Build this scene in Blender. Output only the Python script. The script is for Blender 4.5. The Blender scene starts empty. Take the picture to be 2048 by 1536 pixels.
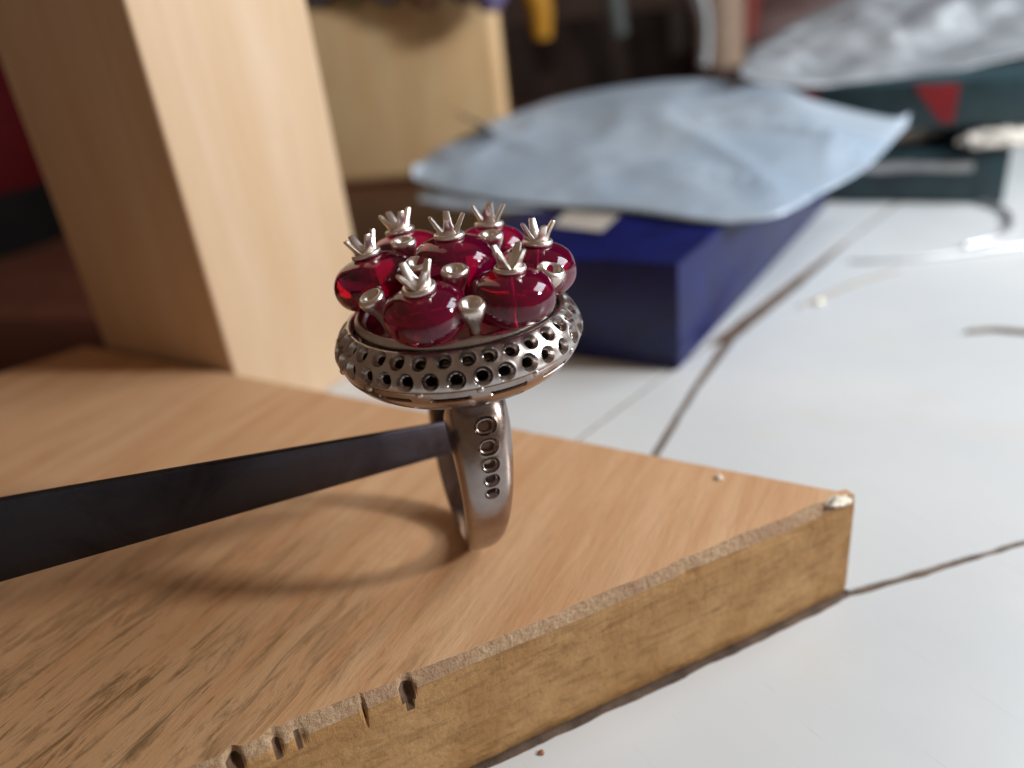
import bpy, bmesh, math, random
import numpy as np
from mathutils import Vector, Matrix, noise
# 1 unit = 1 cm
S = bpy.context.scene
S.unit_settings.system = 'METRIC'; S.unit_settings.scale_length = 0.01
random.seed(4)
COL = S.collection
R = math.radians

# ------------------------------------------------------------------ camera
F_PX = 1547.0; CX, CY = 1024.0, 768.0
dn = np.array([376.0, -3132.0, -F_PX]); dn /= np.linalg.norm(dn)
up = -dn
fw = np.array([0, 0, -1.0]); fw = fw - fw.dot(up) * up; fw /= np.linalg.norm(fw)
rt = np.cross(fw, up)
W = np.stack([rt, fw, up])
CAM = np.array([0.0, 0.0, 6.97])
cd = bpy.data.cameras.new('camera'); cam = bpy.data.objects.new('camera', cd); COL.objects.link(cam)
m = Matrix.Identity(4)
for i in range(3):
    for j in range(3): m[i][j] = W[i][j]
    m[i][3] = CAM[i]
cam.matrix_world = m
cd.sensor_width = 36; cd.lens = 36 * F_PX / 2048
cd.clip_start = 0.2; cd.clip_end = 2000
cd.dof.use_dof = True; cd.dof.focus_distance = 7.15; cd.dof.aperture_fstop = 0.135
S.camera = cam

def ray(x, y):
    v = W @ np.array([x - CX, -(y - CY), -F_PX]); return v / np.linalg.norm(v)
def onz(x, y, z):
    """where the line of sight through a photograph point meets the level z"""
    r = ray(x, y); return Vector(CAM + r * ((z - CAM[2]) / r[2]))
def ony(x, y, Y):
    r = ray(x, y); return Vector(CAM + r * ((Y - CAM[1]) / r[1]))

# ------------------------------------------------------------------ light
wd = bpy.data.worlds.new('World'); S.world = wd; wd.use_nodes = True
bg = wd.node_tree.nodes['Background']
bg.inputs['Color'].default_value = (1.0, 0.66, 0.45, 1); bg.inputs['Strength'].default_value = 0.13
def area(name, loc, target, sx, sy, power, col):
    l = bpy.data.lights.new(name, 'AREA'); l.shape = 'RECTANGLE'; l.size = sx; l.size_y = sy
    l.energy = power; l.color = col
    o = bpy.data.objects.new(name, l); COL.objects.link(o); o.location = loc
    o.rotation_euler = (Vector(target) - Vector(loc)).to_track_quat('-Z', 'Y').to_euler(); return o
HEADC = (-0.4, 7.2, 4.0)
def sph(az, el, d): return (HEADC[0] + d*math.cos(R(az))*math.cos(R(el)), HEADC[1] + d*math.sin(R(az))*math.cos(R(el)), HEADC[2] + d*math.sin(R(el)))
area('window_light', sph(-9, 22, 50), HEADC, 4.8, 5.6, 18500, (1.0, 0.98, 0.95))
area('sky_light', sph(12, 33, 32), (3, 9, 0), 20, 14, 7200, (0.83, 0.92, 1.0))
S.view_settings.view_transform = 'Standard'; S.view_settings.look = 'None'
S.view_settings.exposure = 0.20; S.view_settings.gamma = 1.0
S.cycles.max_bounces = 16; S.cycles.transmission_bounces = 14; S.cycles.glossy_bounces = 8
S.cycles.transparent_max_bounces = 12
S.cycles.use_denoising = True
S.cycles.sample_clamp_indirect = 8

# ------------------------------------------------------------------ helpers
def tag(o, label=None, cat=None, group=None, kind=None):
    if label: o['label'] = label
    if cat: o['category'] = cat
    if group: o['group'] = group
    if kind: o['kind'] = kind
    return o
def empty(name, loc, rz=0.0, **k):
    o = bpy.data.objects.new(name, None); COL.objects.link(o); o.location = loc; o.rotation_euler = (0, 0, rz)
    o.empty_display_size = 0.5
    return tag(o, **k)
def mesh_np(name, V, Fq, mat, parent=None, smooth=True, fmat=None, mats=None):
    me = bpy.data.meshes.new(name)
    me.from_pydata([tuple(v) for v in V], [], [tuple(f) for f in Fq]); 
    me.polygons.foreach_set('use_smooth', [smooth]*len(me.polygons))
    for mm in (mats or [mat]): me.materials.append(mm)
    if fmat is not None: me.polygons.foreach_set('material_index', fmat)
    me.update()
    o = bpy.data.objects.new(name, me); COL.objects.link(o)
    if parent: o.parent = parent
    return o
def bm_obj(name, bm, mat, parent=None, smooth=True, angle=40):
    me = bpy.data.meshes.new(name)
    bmesh.ops.recalc_face_normals(bm, faces=bm.faces)
    for f in bm.faces: f.smooth = smooth
    if smooth:
        for e in bm.edges:
            if len(e.link_faces) == 2 and e.calc_face_angle(0) > R(angle): e.smooth = False
    bm.to_mesh(me); bm.free(); me.materials.append(mat)
    o = bpy.data.objects.new(name, me); COL.objects.link(o)
    if parent: o.parent = parent
    return o
def lathe(bm, prof, seg=48, close=False):
    rings = []
    for r, z in prof:
        if r < 1e-6: rings.append([bm.verts.new((0, 0, z))])
        else: rings.append([bm.verts.new((r*math.cos(2*math.pi*i/seg), r*math.sin(2*math.pi*i/seg), z)) for i in range(seg)])
    if close: rings.append(rings[0])
    for a, b in zip(rings[:-1], rings[1:]):
        for i in range(seg):
            j = (i+1) % seg
            if len(a) == 1 and len(b) == 1: continue
            if len(a) == 1: bm.faces.new((a[0], b[i], b[j]))
            elif len(b) == 1: bm.faces.new((a[i], a[j], b[0]))
            else: bm.faces.new((a[i], a[j], b[j], b[i]))
    return bm
def loft(bm, rings, cap=True):
    rs = [[bm.verts.new(p) for p in r] for r in rings]
    n = len(rs[0])
    for a, b in zip(rs[:-1], rs[1:]):
        for i in range(n):
            j = (i+1) % n; bm.faces.new((a[i], a[j], b[j], b[i]))
    if cap: bm.faces.new(rs[0][::-1]); bm.faces.new(rs[-1])
    return bm
def prism(bm, poly, z0, z1):
    return loft(bm, [[(p[0], p[1], z0) for p in poly], [(p[0], p[1], z1) for p in poly]])
def bevel(bm, w, seg=2, ang=30):
    bmesh.ops.recalc_face_normals(bm, faces=bm.faces)
    es = [e for e in bm.edges if len(e.link_faces) == 2 and e.calc_face_angle(0) > R(ang)]
    bmesh.ops.bevel(bm, geom=es, offset=w, segments=seg, profile=0.5, affect='EDGES'); return bm
def tube(bm, pts, rad, seg=10, cap=True):
    pts = [Vector(p) for p in pts]; rings = []; N = None
    rads = rad if isinstance(rad, (list, tuple)) else [rad]*len(pts)
    for i, p in enumerate(pts):
        t = (pts[min(i+1, len(pts)-1)] - pts[max(i-1, 0)]).normalized()
        if N is None:
            N = t.cross(Vector((0, 0, 1)));
            if N.length < .1: N = t.cross(Vector((1, 0, 0)))
        N = (N - t * N.dot(t)).normalized(); B = t.cross(N)
        rings.append([p + rads[i]*(N*math.cos(2*math.pi*k/seg) + B*math.sin(2*math.pi*k/seg)) for k in range(seg)])
    return loft(bm, rings, cap)
def catmull(pts, n=8):
    P = [Vector(p) for p in pts]; out = []
    for i in range(len(P)-1):
        p0 = P[max(i-1, 0)]; p1 = P[i]; p2 = P[i+1]; p3 = P[min(i+2, len(P)-1)]
        for k in range(n):
            t = k/n
            out.append(0.5*((2*p1)+(p2-p0)*t+(2*p0-5*p1+4*p2-p3)*t*t+(3*p1-p0-3*p2+p3)*t**3))
    out.append(P[-1]); return out

# ---- node helpers
class NT:
    def __init__(s, name):
        s.m = bpy.data.materials.new(name); s.m.use_nodes = True
        s.t = s.m.node_tree; s.b = s.t.nodes['Principled BSDF']; s.out = s.t.nodes['Material Output']
        s.tc = s.t.nodes.new('ShaderNodeTexCoord')
    def n(s, typ, **k):
        nd = s.t.nodes.new(typ)
        for a, v in k.items():
            if a.startswith('_'): setattr(nd, a[1:], v)
            else:
                key = a if a in nd.inputs else a.replace('_', ' ')
                s.set(nd.inputs[key], v)
        return nd
    def set(s, sock, v):
        if isinstance(v, bpy.types.NodeSocket): s.t.links.new(v, sock)
        else: sock.default_value = v
    def mapping(s, rot=(0, 0, 0), scale=(1, 1, 1), loc=(0, 0, 0), src='Object'):
        mp = s.n('ShaderNodeMapping'); s.t.links.new(s.tc.outputs[src], mp.inputs['Vector'])
        # rotate first, then scale
        mp.inputs['Rotation'].default_value = rot
        mp.inputs['Location'].default_value = loc
        mp2 = s.n('ShaderNodeMapping'); s.t.links.new(mp.outputs[0], mp2.inputs['Vector']); mp2.inputs['Scale'].default_value = scale
        return mp2.outputs[0]
    def noise(s, vec, scale=5, detail=4, rough=.5, dist=0):
        nd = s.n('ShaderNodeTexNoise', Scale=scale, Detail=detail, Roughness=rough, Distortion=dist)
        s.t.links.new(vec, nd.inputs['Vector']); return nd.outputs['Fac']
    def ramp(s, fac, stops):
        nd = s.n('ShaderNodeValToRGB'); s.set(nd.inputs['Fac'], fac)
        el = nd.color_ramp.elements
        while len(el) < len(stops): el.new(0.5)
        for e, (p, c) in zip(el, stops):
            e.position = p; e.color = (c if isinstance(c, tuple) else (c, c, c)) + (1,)
        return nd.outputs['Color']
    def mix(s, fac, a, b, mode='MIX'):
        nd = s.t.nodes.new('ShaderNodeMix'); nd.data_type = 'RGBA'; nd.blend_type = mode
        s.set(nd.inputs[0], fac)
        for k, v in ((6, a), (7, b)):
            s.set(nd.inputs[k], v if isinstance(v, bpy.types.NodeSocket) else tuple(v)+(1,))
        return nd.outputs[2]
    def math(s, op, a, b=0.0):
        nd = s.n('ShaderNodeMath', _operation=op); s.set(nd.inputs[0], a); s.set(nd.inputs[1], b); return nd.outputs[0]
    def bump(s, h, strength=.3, dist=.02, prev=None):
        nd = s.n('ShaderNodeBump', Strength=strength, Distance=dist); s.t.links.new(h, nd.inputs['Height'])
        if prev is not None: s.t.links.new(prev, nd.inputs['Normal'])
        return nd.outputs[0]
    def bs(s, **k):
        for a, v in k.items():
            key = a.replace('_', ' ')
            s.set(s.b.inputs[key], (tuple(v)+(1,)) if isinstance(v, tuple) and len(v) == 3 else v)
        return s

def plain(name, col, rough=.5, metal=0.0, mottled=.15, nscale=2.0, coat=0.0, bump=0.0, spec=.5):
    t = NT(name); v = t.mapping()
    f = t.noise(v, nscale, 5, .6)
    c = t.mix(t.ramp(f, [(.3, 0.0), (.7, 1.0)]), tuple(x*(1-mottled) for x in col), tuple(min(1, x*(1+mottled)) for x in col))
    t.bs(Base_Color=c, Roughness=rough, Metallic=metal, Coat_Weight=coat, Specular_IOR_Level=spec)
    if bump: t.bs(Normal=t.bump(t.noise(v, nscale*12, 4, .6), bump, .02))
    return t.m

def wood(name, base, dark, light, ang=0.0, stretch=12, scale=1.2, stain=0.0, stain_col=(.12, .07, .03), axis='xy', rough=.55, bumpk=.25, pores=.5):
    t = NT(name)
    rot = (0, 0, ang) if axis == 'xy' else (0, R(90), 0)
    v = t.mapping(rot=rot, scale=(1.0/stretch*3, 3, 3))
    vf = t.mapping(rot=rot, scale=(1.2, 16, 16))
    n1 = t.noise(v, scale, 6, .6, .6)
    n2 = t.noise(vf, scale*1.5, 4, .7, .2)
    c = t.mix(t.ramp(n1, [(.32, 0.0), (.68, 1.0)]), base, light)
    c = t.mix(t.ramp(n2, [(.40, 1.0), (.56, 0.0)]), c, dark)if pores <= 0 else t.mix(t.math('MULTIPLY', t.ramp(n2, [(.34, 1.0), (.52, 0.0)]), pores), c, dark)
    wv = t.n('ShaderNodeTexWave', _wave_type='BANDS', _bands_direction='Y', Scale=scale*.55, Distortion=5.0, Detail=3, Detail_Scale=.6)
    t.t.links.new(v, wv.inputs['Vector'])
    c = t.mix(t.math('MULTIPLY', t.ramp(wv.outputs['Fac'], [(.0, 1.0), (.25, 0.0)]), min(.35, pores*.6)), c, dark)
    if stain > 0:
        v2 = t.mapping(rot=rot, scale=(.55, 2.2, 2.2))
        st = t.noise(v2, 1.1, 7, .72, .4)
        blotch = t.noise(t.mapping(loc=(3, 7, 0), scale=(.35, .35, .35)), 1.0, 3, .5)
        sf = t.math('MULTIPLY', t.ramp(st, [(.50, 0.0), (.66, 1.0)]), t.ramp(blotch, [(.40, .25), (.62, 1.0)]))
        c = t.mix(t.math('MULTIPLY', sf, stain), c, stain_col)
    t.bs(Base_Color=c, Roughness=rough, Specular_IOR_Level=.35)
    t.bs(Normal=t.bump(n2, bumpk, .03))
    return t.m

def metal(name, col, rough, dirt=.5, dirt_col=(.12, .07, .05), nscale=3.0, bump=.15, fine=30):
    t = NT(name); v = t.mapping()
    a = t.noise(v, nscale, 6, .65, .5); b = t.noise(v, fine, 5, .7)
    c = t.mix(t.math('MULTIPLY', t.ramp(a, [(.40, 0.0), (.68, 1.0)]), dirt), col, dirt_col)
    rr = t.math('ADD', t.math('MULTIPLY', b, .22), rough-.08)
    t.bs(Base_Color=c, Metallic=1.0, Roughness=rr, Normal=t.bump(b, bump, .006)); return t.m

M = {}
M['silver'] = metal('matt_silver', (.86, .79, .74), .30, .25, (.45, .33, .27), 4, .12, 40)
M['halo'] = metal('oxidised_silver', (.58, .535, .515), .27, .5, (.26, .18, .15), 2.2, .25, 26)
M['shank'] = metal('worn_silver', (.42, .36, .335), .20, .65, (.24, .16, .13), 1.8, .2, 18)
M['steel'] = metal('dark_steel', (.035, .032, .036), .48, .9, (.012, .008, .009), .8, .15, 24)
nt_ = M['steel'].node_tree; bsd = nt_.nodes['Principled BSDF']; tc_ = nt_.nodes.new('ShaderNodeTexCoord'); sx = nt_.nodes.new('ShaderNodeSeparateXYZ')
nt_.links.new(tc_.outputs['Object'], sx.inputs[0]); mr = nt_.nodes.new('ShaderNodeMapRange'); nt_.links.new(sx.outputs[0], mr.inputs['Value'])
mr.inputs['From Min'].default_value = -2.2; mr.inputs['From Max'].default_value = -.1   # tip painted lighter and bluer, for the window light reflected there
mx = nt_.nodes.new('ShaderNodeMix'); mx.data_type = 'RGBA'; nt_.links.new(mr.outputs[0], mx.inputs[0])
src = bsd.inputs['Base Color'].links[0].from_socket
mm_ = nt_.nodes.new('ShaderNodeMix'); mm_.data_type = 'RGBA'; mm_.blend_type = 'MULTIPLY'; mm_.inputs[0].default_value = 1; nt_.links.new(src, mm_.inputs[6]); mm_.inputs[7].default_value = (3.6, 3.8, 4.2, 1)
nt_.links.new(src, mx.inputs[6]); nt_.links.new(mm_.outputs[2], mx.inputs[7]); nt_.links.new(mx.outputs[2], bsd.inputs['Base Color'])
M['dark'] = plain('recess_shade', (.03, .02, .018), .5)  # near-black colour standing in for the shade in deep recesses
t = NT('ruby_glass'); v = t.mapping()
t.bs(Base_Color=(.52, .005, .115), Roughness=.04, IOR=1.58, Transmission_Weight=.88, Specular_IOR_Level=.5)
t.bs(Normal=t.bump(t.noise(v, 5, 3, .5), .05, .03))
va = t.n('ShaderNodeVolumeAbsorption'); va.inputs['Color'].default_value = (.86, .0, .66, 1); va.inputs['Density'].default_value = 4.0
t.t.links.new(va.outputs[0], t.out.inputs['Volume'])
M['ruby'] = t.m

# ------------------------------------------------------------------ pitted surface of a parametric sheet
def pitted(name, P, U, V, nu, nv, holes, mat, parent, closed_u=False, closed_v=False, flip=False):
    """P(u,v)->(x,y,z) arrays; U,V metric extents; holes: (u, v, r1, r2, d1, d2, half_len, su, sv)"""
    us = np.linspace(0, U, nu, endpoint=not closed_u); vs = np.linspace(0, V, nv, endpoint=not closed_v)
    g = max(U/nu, V/nv)
    u, v = np.meshgrid(us, vs, indexing='ij'); dep = np.zeros_like(u)
    for (hu, hv, r1, r2, d1, d2, hl, su, sv) in holes:
        du = (u - hu)
        if closed_u: du = (du + U/2) % U - U/2
        du = du*su; dv = (v - hv)*sv
        cu = np.clip(du, -hl, hl); ex = du-cu
        d = np.sqrt(ex**2 + dv**2) + 1e-9
        msk = d < r1*1.5
        if not msk.any(): continue
        nd = d.copy()
        for rr, k in ((r1, .6), (r2, .5)):
            s_ = np.abs(d-rr) < k*g*su
            nd[s_ & msk] = rr
        f = np.where(msk, nd/d, 1.0)
        ndu = cu+ex*f; ndv = dv*f
        u = np.where(msk, u + (ndu-du)/su, u); v = np.where(msk, v + (ndv-dv)/sv, v)
        x = np.clip((nd-r2)/(r1-r2), 0, 1)
        bowl = np.where(nd >= r1, -.0025*np.exp(-((nd-r1)/(.012))**2), d1*(1-x**2.2))
        bowl = np.where(nd < r2*.995, d2, bowl)
        dep = np.where(msk, np.where(np.abs(bowl) > np.abs(dep), bowl, dep), dep)
    e = 1e-3
    p = np.stack(P(u, v), -1); pu = np.stack(P(u+e, v), -1)-p; pv = np.stack(P(u, v+e), -1)-p
    n = np.cross(pu, pv); n /= (np.linalg.norm(n, axis=-1, keepdims=True)+1e-12)
    if flip: n = -n
    p = p - n*dep[..., None]
    idx = np.arange(nu*nv).reshape(nu, nv)
    iu = idx if not closed_u else np.vstack([idx, idx[:1]])
    if closed_v: iu = np.hstack([iu, iu[:, :1]])
    a, b, c, d_ = iu[:-1, :-1], iu[1:, :-1], iu[1:, 1:], iu[:-1, 1:]
    Fq = np.stack([a, d_, c, b] if flip else [a, b, c, d_], -1).reshape(-1, 4)
    me = bpy.data.meshes.new(name)
    vv = p.reshape(-1, 3).astype(np.float32)
    me.vertices.add(len(vv)); me.vertices.foreach_set('co', vv.ravel())
    me.loops.add(Fq.size); me.loops.foreach_set('vertex_index', Fq.ravel().astype(np.int32))
    me.polygons.add(len(Fq)); me.polygons.foreach_set('loop_start', (np.arange(len(Fq))*4).astype(np.int32))
    me.polygons.foreach_set('use_smooth', np.ones(len(Fq), bool))
    me.update(calc_edges=True); me.validate()
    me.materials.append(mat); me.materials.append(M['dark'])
    deep = dep.ravel()[Fq]; me.polygons.foreach_set('material_index', (deep.max(axis=1) > .115).astype(np.int32)); me.update()  # deepest pit faces get the painted shade
    try: me.set_sharp_from_angle(angle=R(50))
    except Exception: pass
    o = bpy.data.objects.new(name, me); COL.objects.link(o); o.parent = parent
    return o

def polyprof(prof):
    """smooth profile by arclength"""
    pts = catmull([(a, b, 0) for a, b in prof], 12)
    A = np.array([(p.x, p.y) for p in pts]); L = np.concatenate([[0], np.cumsum(np.linalg.norm(np.diff(A, axis=0), axis=1))])
    return A, L

# ================================================================== RING
T = 1.45
RX, RY = -0.4667, 7.2212
ring = empty('ruby_bead_ring', (RX, RY, T), label='unfinished silver cocktail ring with seven ruby red beads standing on the wooden bench pin', cat='ring')

# halo band
prof = [(1.035, 2.74), (1.035, 2.855), (1.055, 2.878), (1.095, 2.856), (1.16, 2.795), (1.212, 2.71), (1.238, 2.63), (1.235, 2.585), (1.215, 2.57), (1.10, 2.56)]
A, L = polyprof(prof)
U = 2*math.pi*1.15; V = float(L[-1])
def Ph(u, v):
    th = u/1.15; r = np.interp(v, L, A[:, 0]); z = np.interp(v, L, A[:, 1])
    return r*np.cos(th), r*np.sin(th), z
def vat(r, z):
    i = int(np.argmin((A[:, 0]-r)**2+(A[:, 1]-z)**2)); return float(L[i])
holes = []
N = 34; rnd = random.Random(3)
for k in range(N):
    for row, (r, z) in enumerate(((1.135, 2.825), (1.224, 2.672))):
        th = 2*math.pi*(k+.5*row)/N + rnd.uniform(-.012, .012)
        s = rnd.uniform(.93, 1.06)
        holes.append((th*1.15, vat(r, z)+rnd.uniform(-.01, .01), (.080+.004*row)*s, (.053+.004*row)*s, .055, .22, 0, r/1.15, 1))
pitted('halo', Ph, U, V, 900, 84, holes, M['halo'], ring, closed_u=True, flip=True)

# basket under the halo, with slots and oval openings
prof = [(1.20, 2.58), (1.215, 2.555), (1.20, 2.50), (1.155, 2.42), (1.05, 2.32), (.90, 2.24), (.70, 2.17), (.45, 2.10), (.25, 2.08)]
A2, L2 = polyprof(prof)
def Pb(u, v):
    th = u/1.0; r = np.interp(v, L2, A2[:, 0]); z = np.interp(v, L2, A2[:, 1])
    return r*np.cos(th), r*np.sin(th), z
def vat2(r): return float(L2[int(np.argmin(np.abs(A2[4:, 0]-r)))+4])
sl = []
for k in range(14):
    th = 2*math.pi*(k+.35)/14
    sl.append((th, vat2(1.188), .026, .018, .03, .12, .15, 1.17, 1))
for k in range(10):
    th = 2*math.pi*(k+.1)/10
    sl.append((th, vat2(1.06), .06, .045, .03, .14, .13, 1.05, 1))
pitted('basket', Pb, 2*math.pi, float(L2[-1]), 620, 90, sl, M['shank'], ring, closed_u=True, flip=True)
for k in range(14):
    th = 2*math.pi*(k-.15)/14
    bm = bmesh.new(); bmesh.ops.create_uvsphere(bm, u_segments=12, v_segments=8, radius=.04)
    o = bm_obj('grain_bead', bm, M['halo'], ring); o.location = (1.2*math.cos(th), 1.2*math.sin(th), 2.55)

# bezel cup
bm = bmesh.new()
lathe(bm, [(0, 2.865), (.87, 2.865), (.885, 2.87), (.892, 2.885), (.900, 2.905), (.918, 2.932), (.945, 2.943), (.972, 2.934), (.992, 2.910), (.999, 2.88), (.994, 2.85), (.975, 2.825), (.965, 2.80), (.965, 2.76), (1.06, 2.74)], 160)
bm_obj('bezel_cup', bm, M['halo'], ring)
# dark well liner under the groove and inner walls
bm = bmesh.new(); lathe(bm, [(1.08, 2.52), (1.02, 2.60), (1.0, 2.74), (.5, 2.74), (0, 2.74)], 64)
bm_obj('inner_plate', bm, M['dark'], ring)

# shank
PSI = R(-76.5)        # heading of the front limb, in the ring plane
RC = 1.035; RIN = .85
sh = empty('shank_axis', (0, 0, 0))
def wid(ph):   # half width across finger axis; ph 0 = foot, +-pi top
    t_ = np.clip(np.abs(ph)/R(140), 0, 1); return .145+.17*t_**1.0
def thk(ph):
    t_ = np.clip(np.abs(ph)/R(156), 0, 1); return .185+.02*t_+.26*np.clip((t_-.55)/.45, 0, 1)**1.6
PH0, PH1 = -R(156), R(156)
US = (PH1-PH0)*1.04; VS = 2.0
cs, sn = math.cos(PSI), math.sin(PSI)
def Ps(u, v):
    ph = PH0 + u/1.04; w = wid(ph); tk = thk(ph)
    q = (v/VS) * 1.0
    # v: 0..1 outer dome across, then inner face back
    a = np.clip(q/.72, 0, 1); b = np.clip((q-.72)/.28, 0, 1)
    ang = (a-.5)*math.pi
    y_o = np.sign(np.sin(ang))*np.abs(np.sin(ang))**.82*w
    h_o = np.abs(np.cos(ang))**.75*(tk-.04)+.04
    h_o = np.where(a < .5, h_o, h_o)
    # inner face
    y = np.where(q <= .72, y_o, w*(1-2*b)); h = np.where(q <= .72, h_o, .04-.04*np.sin(math.pi*b)**.5)
    r = RIN+h
    xr = r*np.sin(ph); z = RC-r*np.cos(ph)
    # ring axis dirs
    xr = xr*.95; k_ = 1-np.clip(z/2.0, 0, 1)
    return xr*cs - y*sn - .20*k_-.02, xr*sn + y*cs + .17*k_ + .05, z
hs = []
for side in (1,):
    for phd, r1, r2 in ((136.5, .082, .05), (126.3, .078, .047), (116.8, .072, .044), (108.3, .066, .041), (100.6, .060, .038)):
        ph = R(phd)*side
        hs.append(((ph-PH0)*1.04, .37*VS, r1, r2, .045, .11, 0, 1.0, .6))
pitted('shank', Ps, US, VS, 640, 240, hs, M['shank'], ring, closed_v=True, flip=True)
COL.objects.unlink(sh); bpy.data.objects.remove(sh)
# saddle joining shank and basket
bm = bmesh.new()
sec = []
for k in range(9):
    t_ = k/8; z = 1.72+.44*t_; a = .50-.10*math.sin(math.pi*t_)+.18*t_**3; b = .335-.02*math.sin(math.pi*t_)+.22*t_**3
    sec.append([(a*math.cos(q)*cs - b*math.sin(q)*sn, a*math.cos(q)*sn + b*math.sin(q)*cs, z) for q in [2*math.pi*i/40 for i in range(40)]])
loft(bm, sec[5:])
bm_obj('saddle', bm, M['shank'], ring)

# --- prong settings (collar, prongs, post) and cups
def prong_bm(i):
    bm = bmesh.new(); a = R(45+90*i); ca, sa = math.cos(a), math.sin(a)
    rings = []
    for t_, w, th_ in ((0, .074, .030), (.18, .058, .024), (.42, .041, .020), (.95, .030, .017), (1.0, .023, .010)):
        r = .048+.104*t_**.9; z = .008+.175*t_
        q = []
        for k in range(8):
            an = 2*math.pi*(k+.5)/8
            x = math.copysign(abs(math.cos(an))**.5, math.cos(an))*th_; y = math.copysign(abs(math.sin(an))**.5, math.sin(an))*w
            rr = r+x; q.append((rr*ca - y*sa, rr*sa + y*ca, z - x*.35))
        rings.append(q)
    return loft(bm, rings)
proto_prong = []
for i in range(4):
    me_o = bm_obj('prong', prong_bm(i), M['silver']); proto_prong.append(me_o.data); bpy.data.objects.remove(me_o)
bm = bmesh.new()
pr = []
for k in range(13):
    q = 2*math.pi*k/12; pr.append((.112+.029*math.cos(q), -.002+.029*math.sin(q)))
lathe(bm, pr[:-1], 40, close=True)
lathe(bm, [(.0, .022), (.02, .018), (.05, .026), (.066, .045), (.074, .040), (.082, .016), (.09, -.01), (.0, -.02)], 32)
o = bm_obj('collar', bm, M['silver']); me_collar = o.data; bpy.data.objects.remove(o)
bm = bmesh.new(); lathe(bm, [(0, -.01), (.018, -.01), (.018, -.45), (0, -.45)], 14)
o = bm_obj('post', bm, M['silver']); me_post = o.data; bpy.data.objects.remove(o)
def link(name, me, parent, **k):
    o = bpy.data.objects.new(name, me); COL.objects.link(o); o.parent = parent; return tag(o, **k)
# bead mesh
bm = bmesh.new(); pr = []
for k in range(29):
    a = math.pi*k/28 - math.pi/2
    c_, s_ = math.cos(a), math.sin(a)
    pr.append((max(0, math.copysign(abs(c_)**.74, c_)), math.copysign(abs(s_)**.86, s_)))
pr[0] = (0, pr[0][1]); pr[-1] = (0, pr[-1][1])
lathe(bm, pr, 56)
for v_ in bm.verts:
    v_.co *= 1+.03*noise.noise(v_.co*1.3)
o = bm_obj('bead', bm, M['ruby'], angle=80); me_bead = o.data; bpy.data.objects.remove(o)

# name: (x, y, z_top, bead radius, half height, lean x, lean y, spin)
BEADS = [(-.80, .22, 3.47, .375, .245, -.20, .06, 12), (-.50, .74, 3.53, .35, .25, -.13, .12, 28), (.04, .06, 3.60, .375, .28, 0, 0, 48),
         (.43, .66, 3.51, .34, .25, .05, .08, 70), (.87, -.03, 3.46, .345, .245, .10, 0, 62), (.57, -.62, 3.42, .355, .235, .03, -.04, 60),
         (-.235, -.80, 3.40, .335, .225, -.08, -.16, 22)]
for (x, y, z, r, hh, lx, ly, sp) in BEADS:
    rot = Vector((lx, ly, 1)).to_track_quat('Z', 'Y').to_euler()
    b = link('bead', me_bead, ring); b.location = Vector((x, y, z-hh*1.03-.022)) - Vector((lx, ly, 0))*(hh); r *= 1.12; b.scale = (r, r*rnd.uniform(.97, 1.03), hh*1.03); b.rotation_euler = rot
    s = empty('prong_setting', (x, y, z)); s.parent = ring; s.rotation_euler = (Vector((lx, ly, 1)).to_track_quat('Z', 'Y') @ Matrix.Rotation(R(sp), 3, 'Z').to_quaternion()).to_euler()
    sc = rnd.uniform(1.02, 1.10); s.scale = (sc, sc, sc)
    link('collar', me_collar, s); link('post', me_post, s)
    for me_ in proto_prong: link('prong', me_, s)

# cups
bm = bmesh.new()
lathe(bm, [(0, -.075), (.028, -.065), (.055, -.018), (.076, .012), (.098, .013), (.115, -.008), (.116, -.03), (.100, -.09), (.070, -.15), (.056, -.19), (.050, -.25), (.048, -.42), (0, -.42)], 32)
o = bm_obj('cup', bm, M['silver'], angle=60); me_cup = o.data; bpy.data.objects.remove(o)
CUPS = [(-.74, -.38, 3.23, -.32, -.24, 1.12), (-.44, .36, 3.52, 0, -.08, 1.1), (-.28, -.21, 3.45, .0, -.18, 1.12), (.075, -.46, 3.42, .02, -.14, 1.14),
        (.43, .29, 3.50, .0, -.08, 1.1), (.95, -.44, 3.31, .35, -.2, 1.18), (.20, -.92, 3.24, .0, -.22, 1.14)]
for (x, y, z, lx, ly, sc) in CUPS:
    c = link('cup_pin', me_cup, ring); c.location = (x, y, z); c.scale = (sc, sc, sc)
    c.rotation_euler = Vector((lx, ly, 1)).to_track_quat('Z', 'Y').to_euler()

# ================================================================== TWEEZERS
tw = empty('steel_tweezers', ony(880, 845, 7.98), label='dark steel tweezers reaching from the left into the ring shank', cat='tweezers')
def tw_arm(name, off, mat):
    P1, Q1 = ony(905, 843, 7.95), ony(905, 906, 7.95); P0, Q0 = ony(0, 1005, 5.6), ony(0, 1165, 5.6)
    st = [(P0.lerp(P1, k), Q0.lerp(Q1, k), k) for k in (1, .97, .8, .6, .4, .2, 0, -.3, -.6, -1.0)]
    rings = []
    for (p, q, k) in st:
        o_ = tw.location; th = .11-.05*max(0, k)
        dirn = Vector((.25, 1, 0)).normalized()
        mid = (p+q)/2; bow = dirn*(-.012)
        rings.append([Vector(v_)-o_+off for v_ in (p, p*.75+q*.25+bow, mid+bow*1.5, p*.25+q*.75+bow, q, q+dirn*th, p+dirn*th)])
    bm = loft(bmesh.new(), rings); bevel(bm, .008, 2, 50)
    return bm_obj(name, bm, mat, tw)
tw_arm('arm', Vector((0, 0, 0)), M['steel'])

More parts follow.
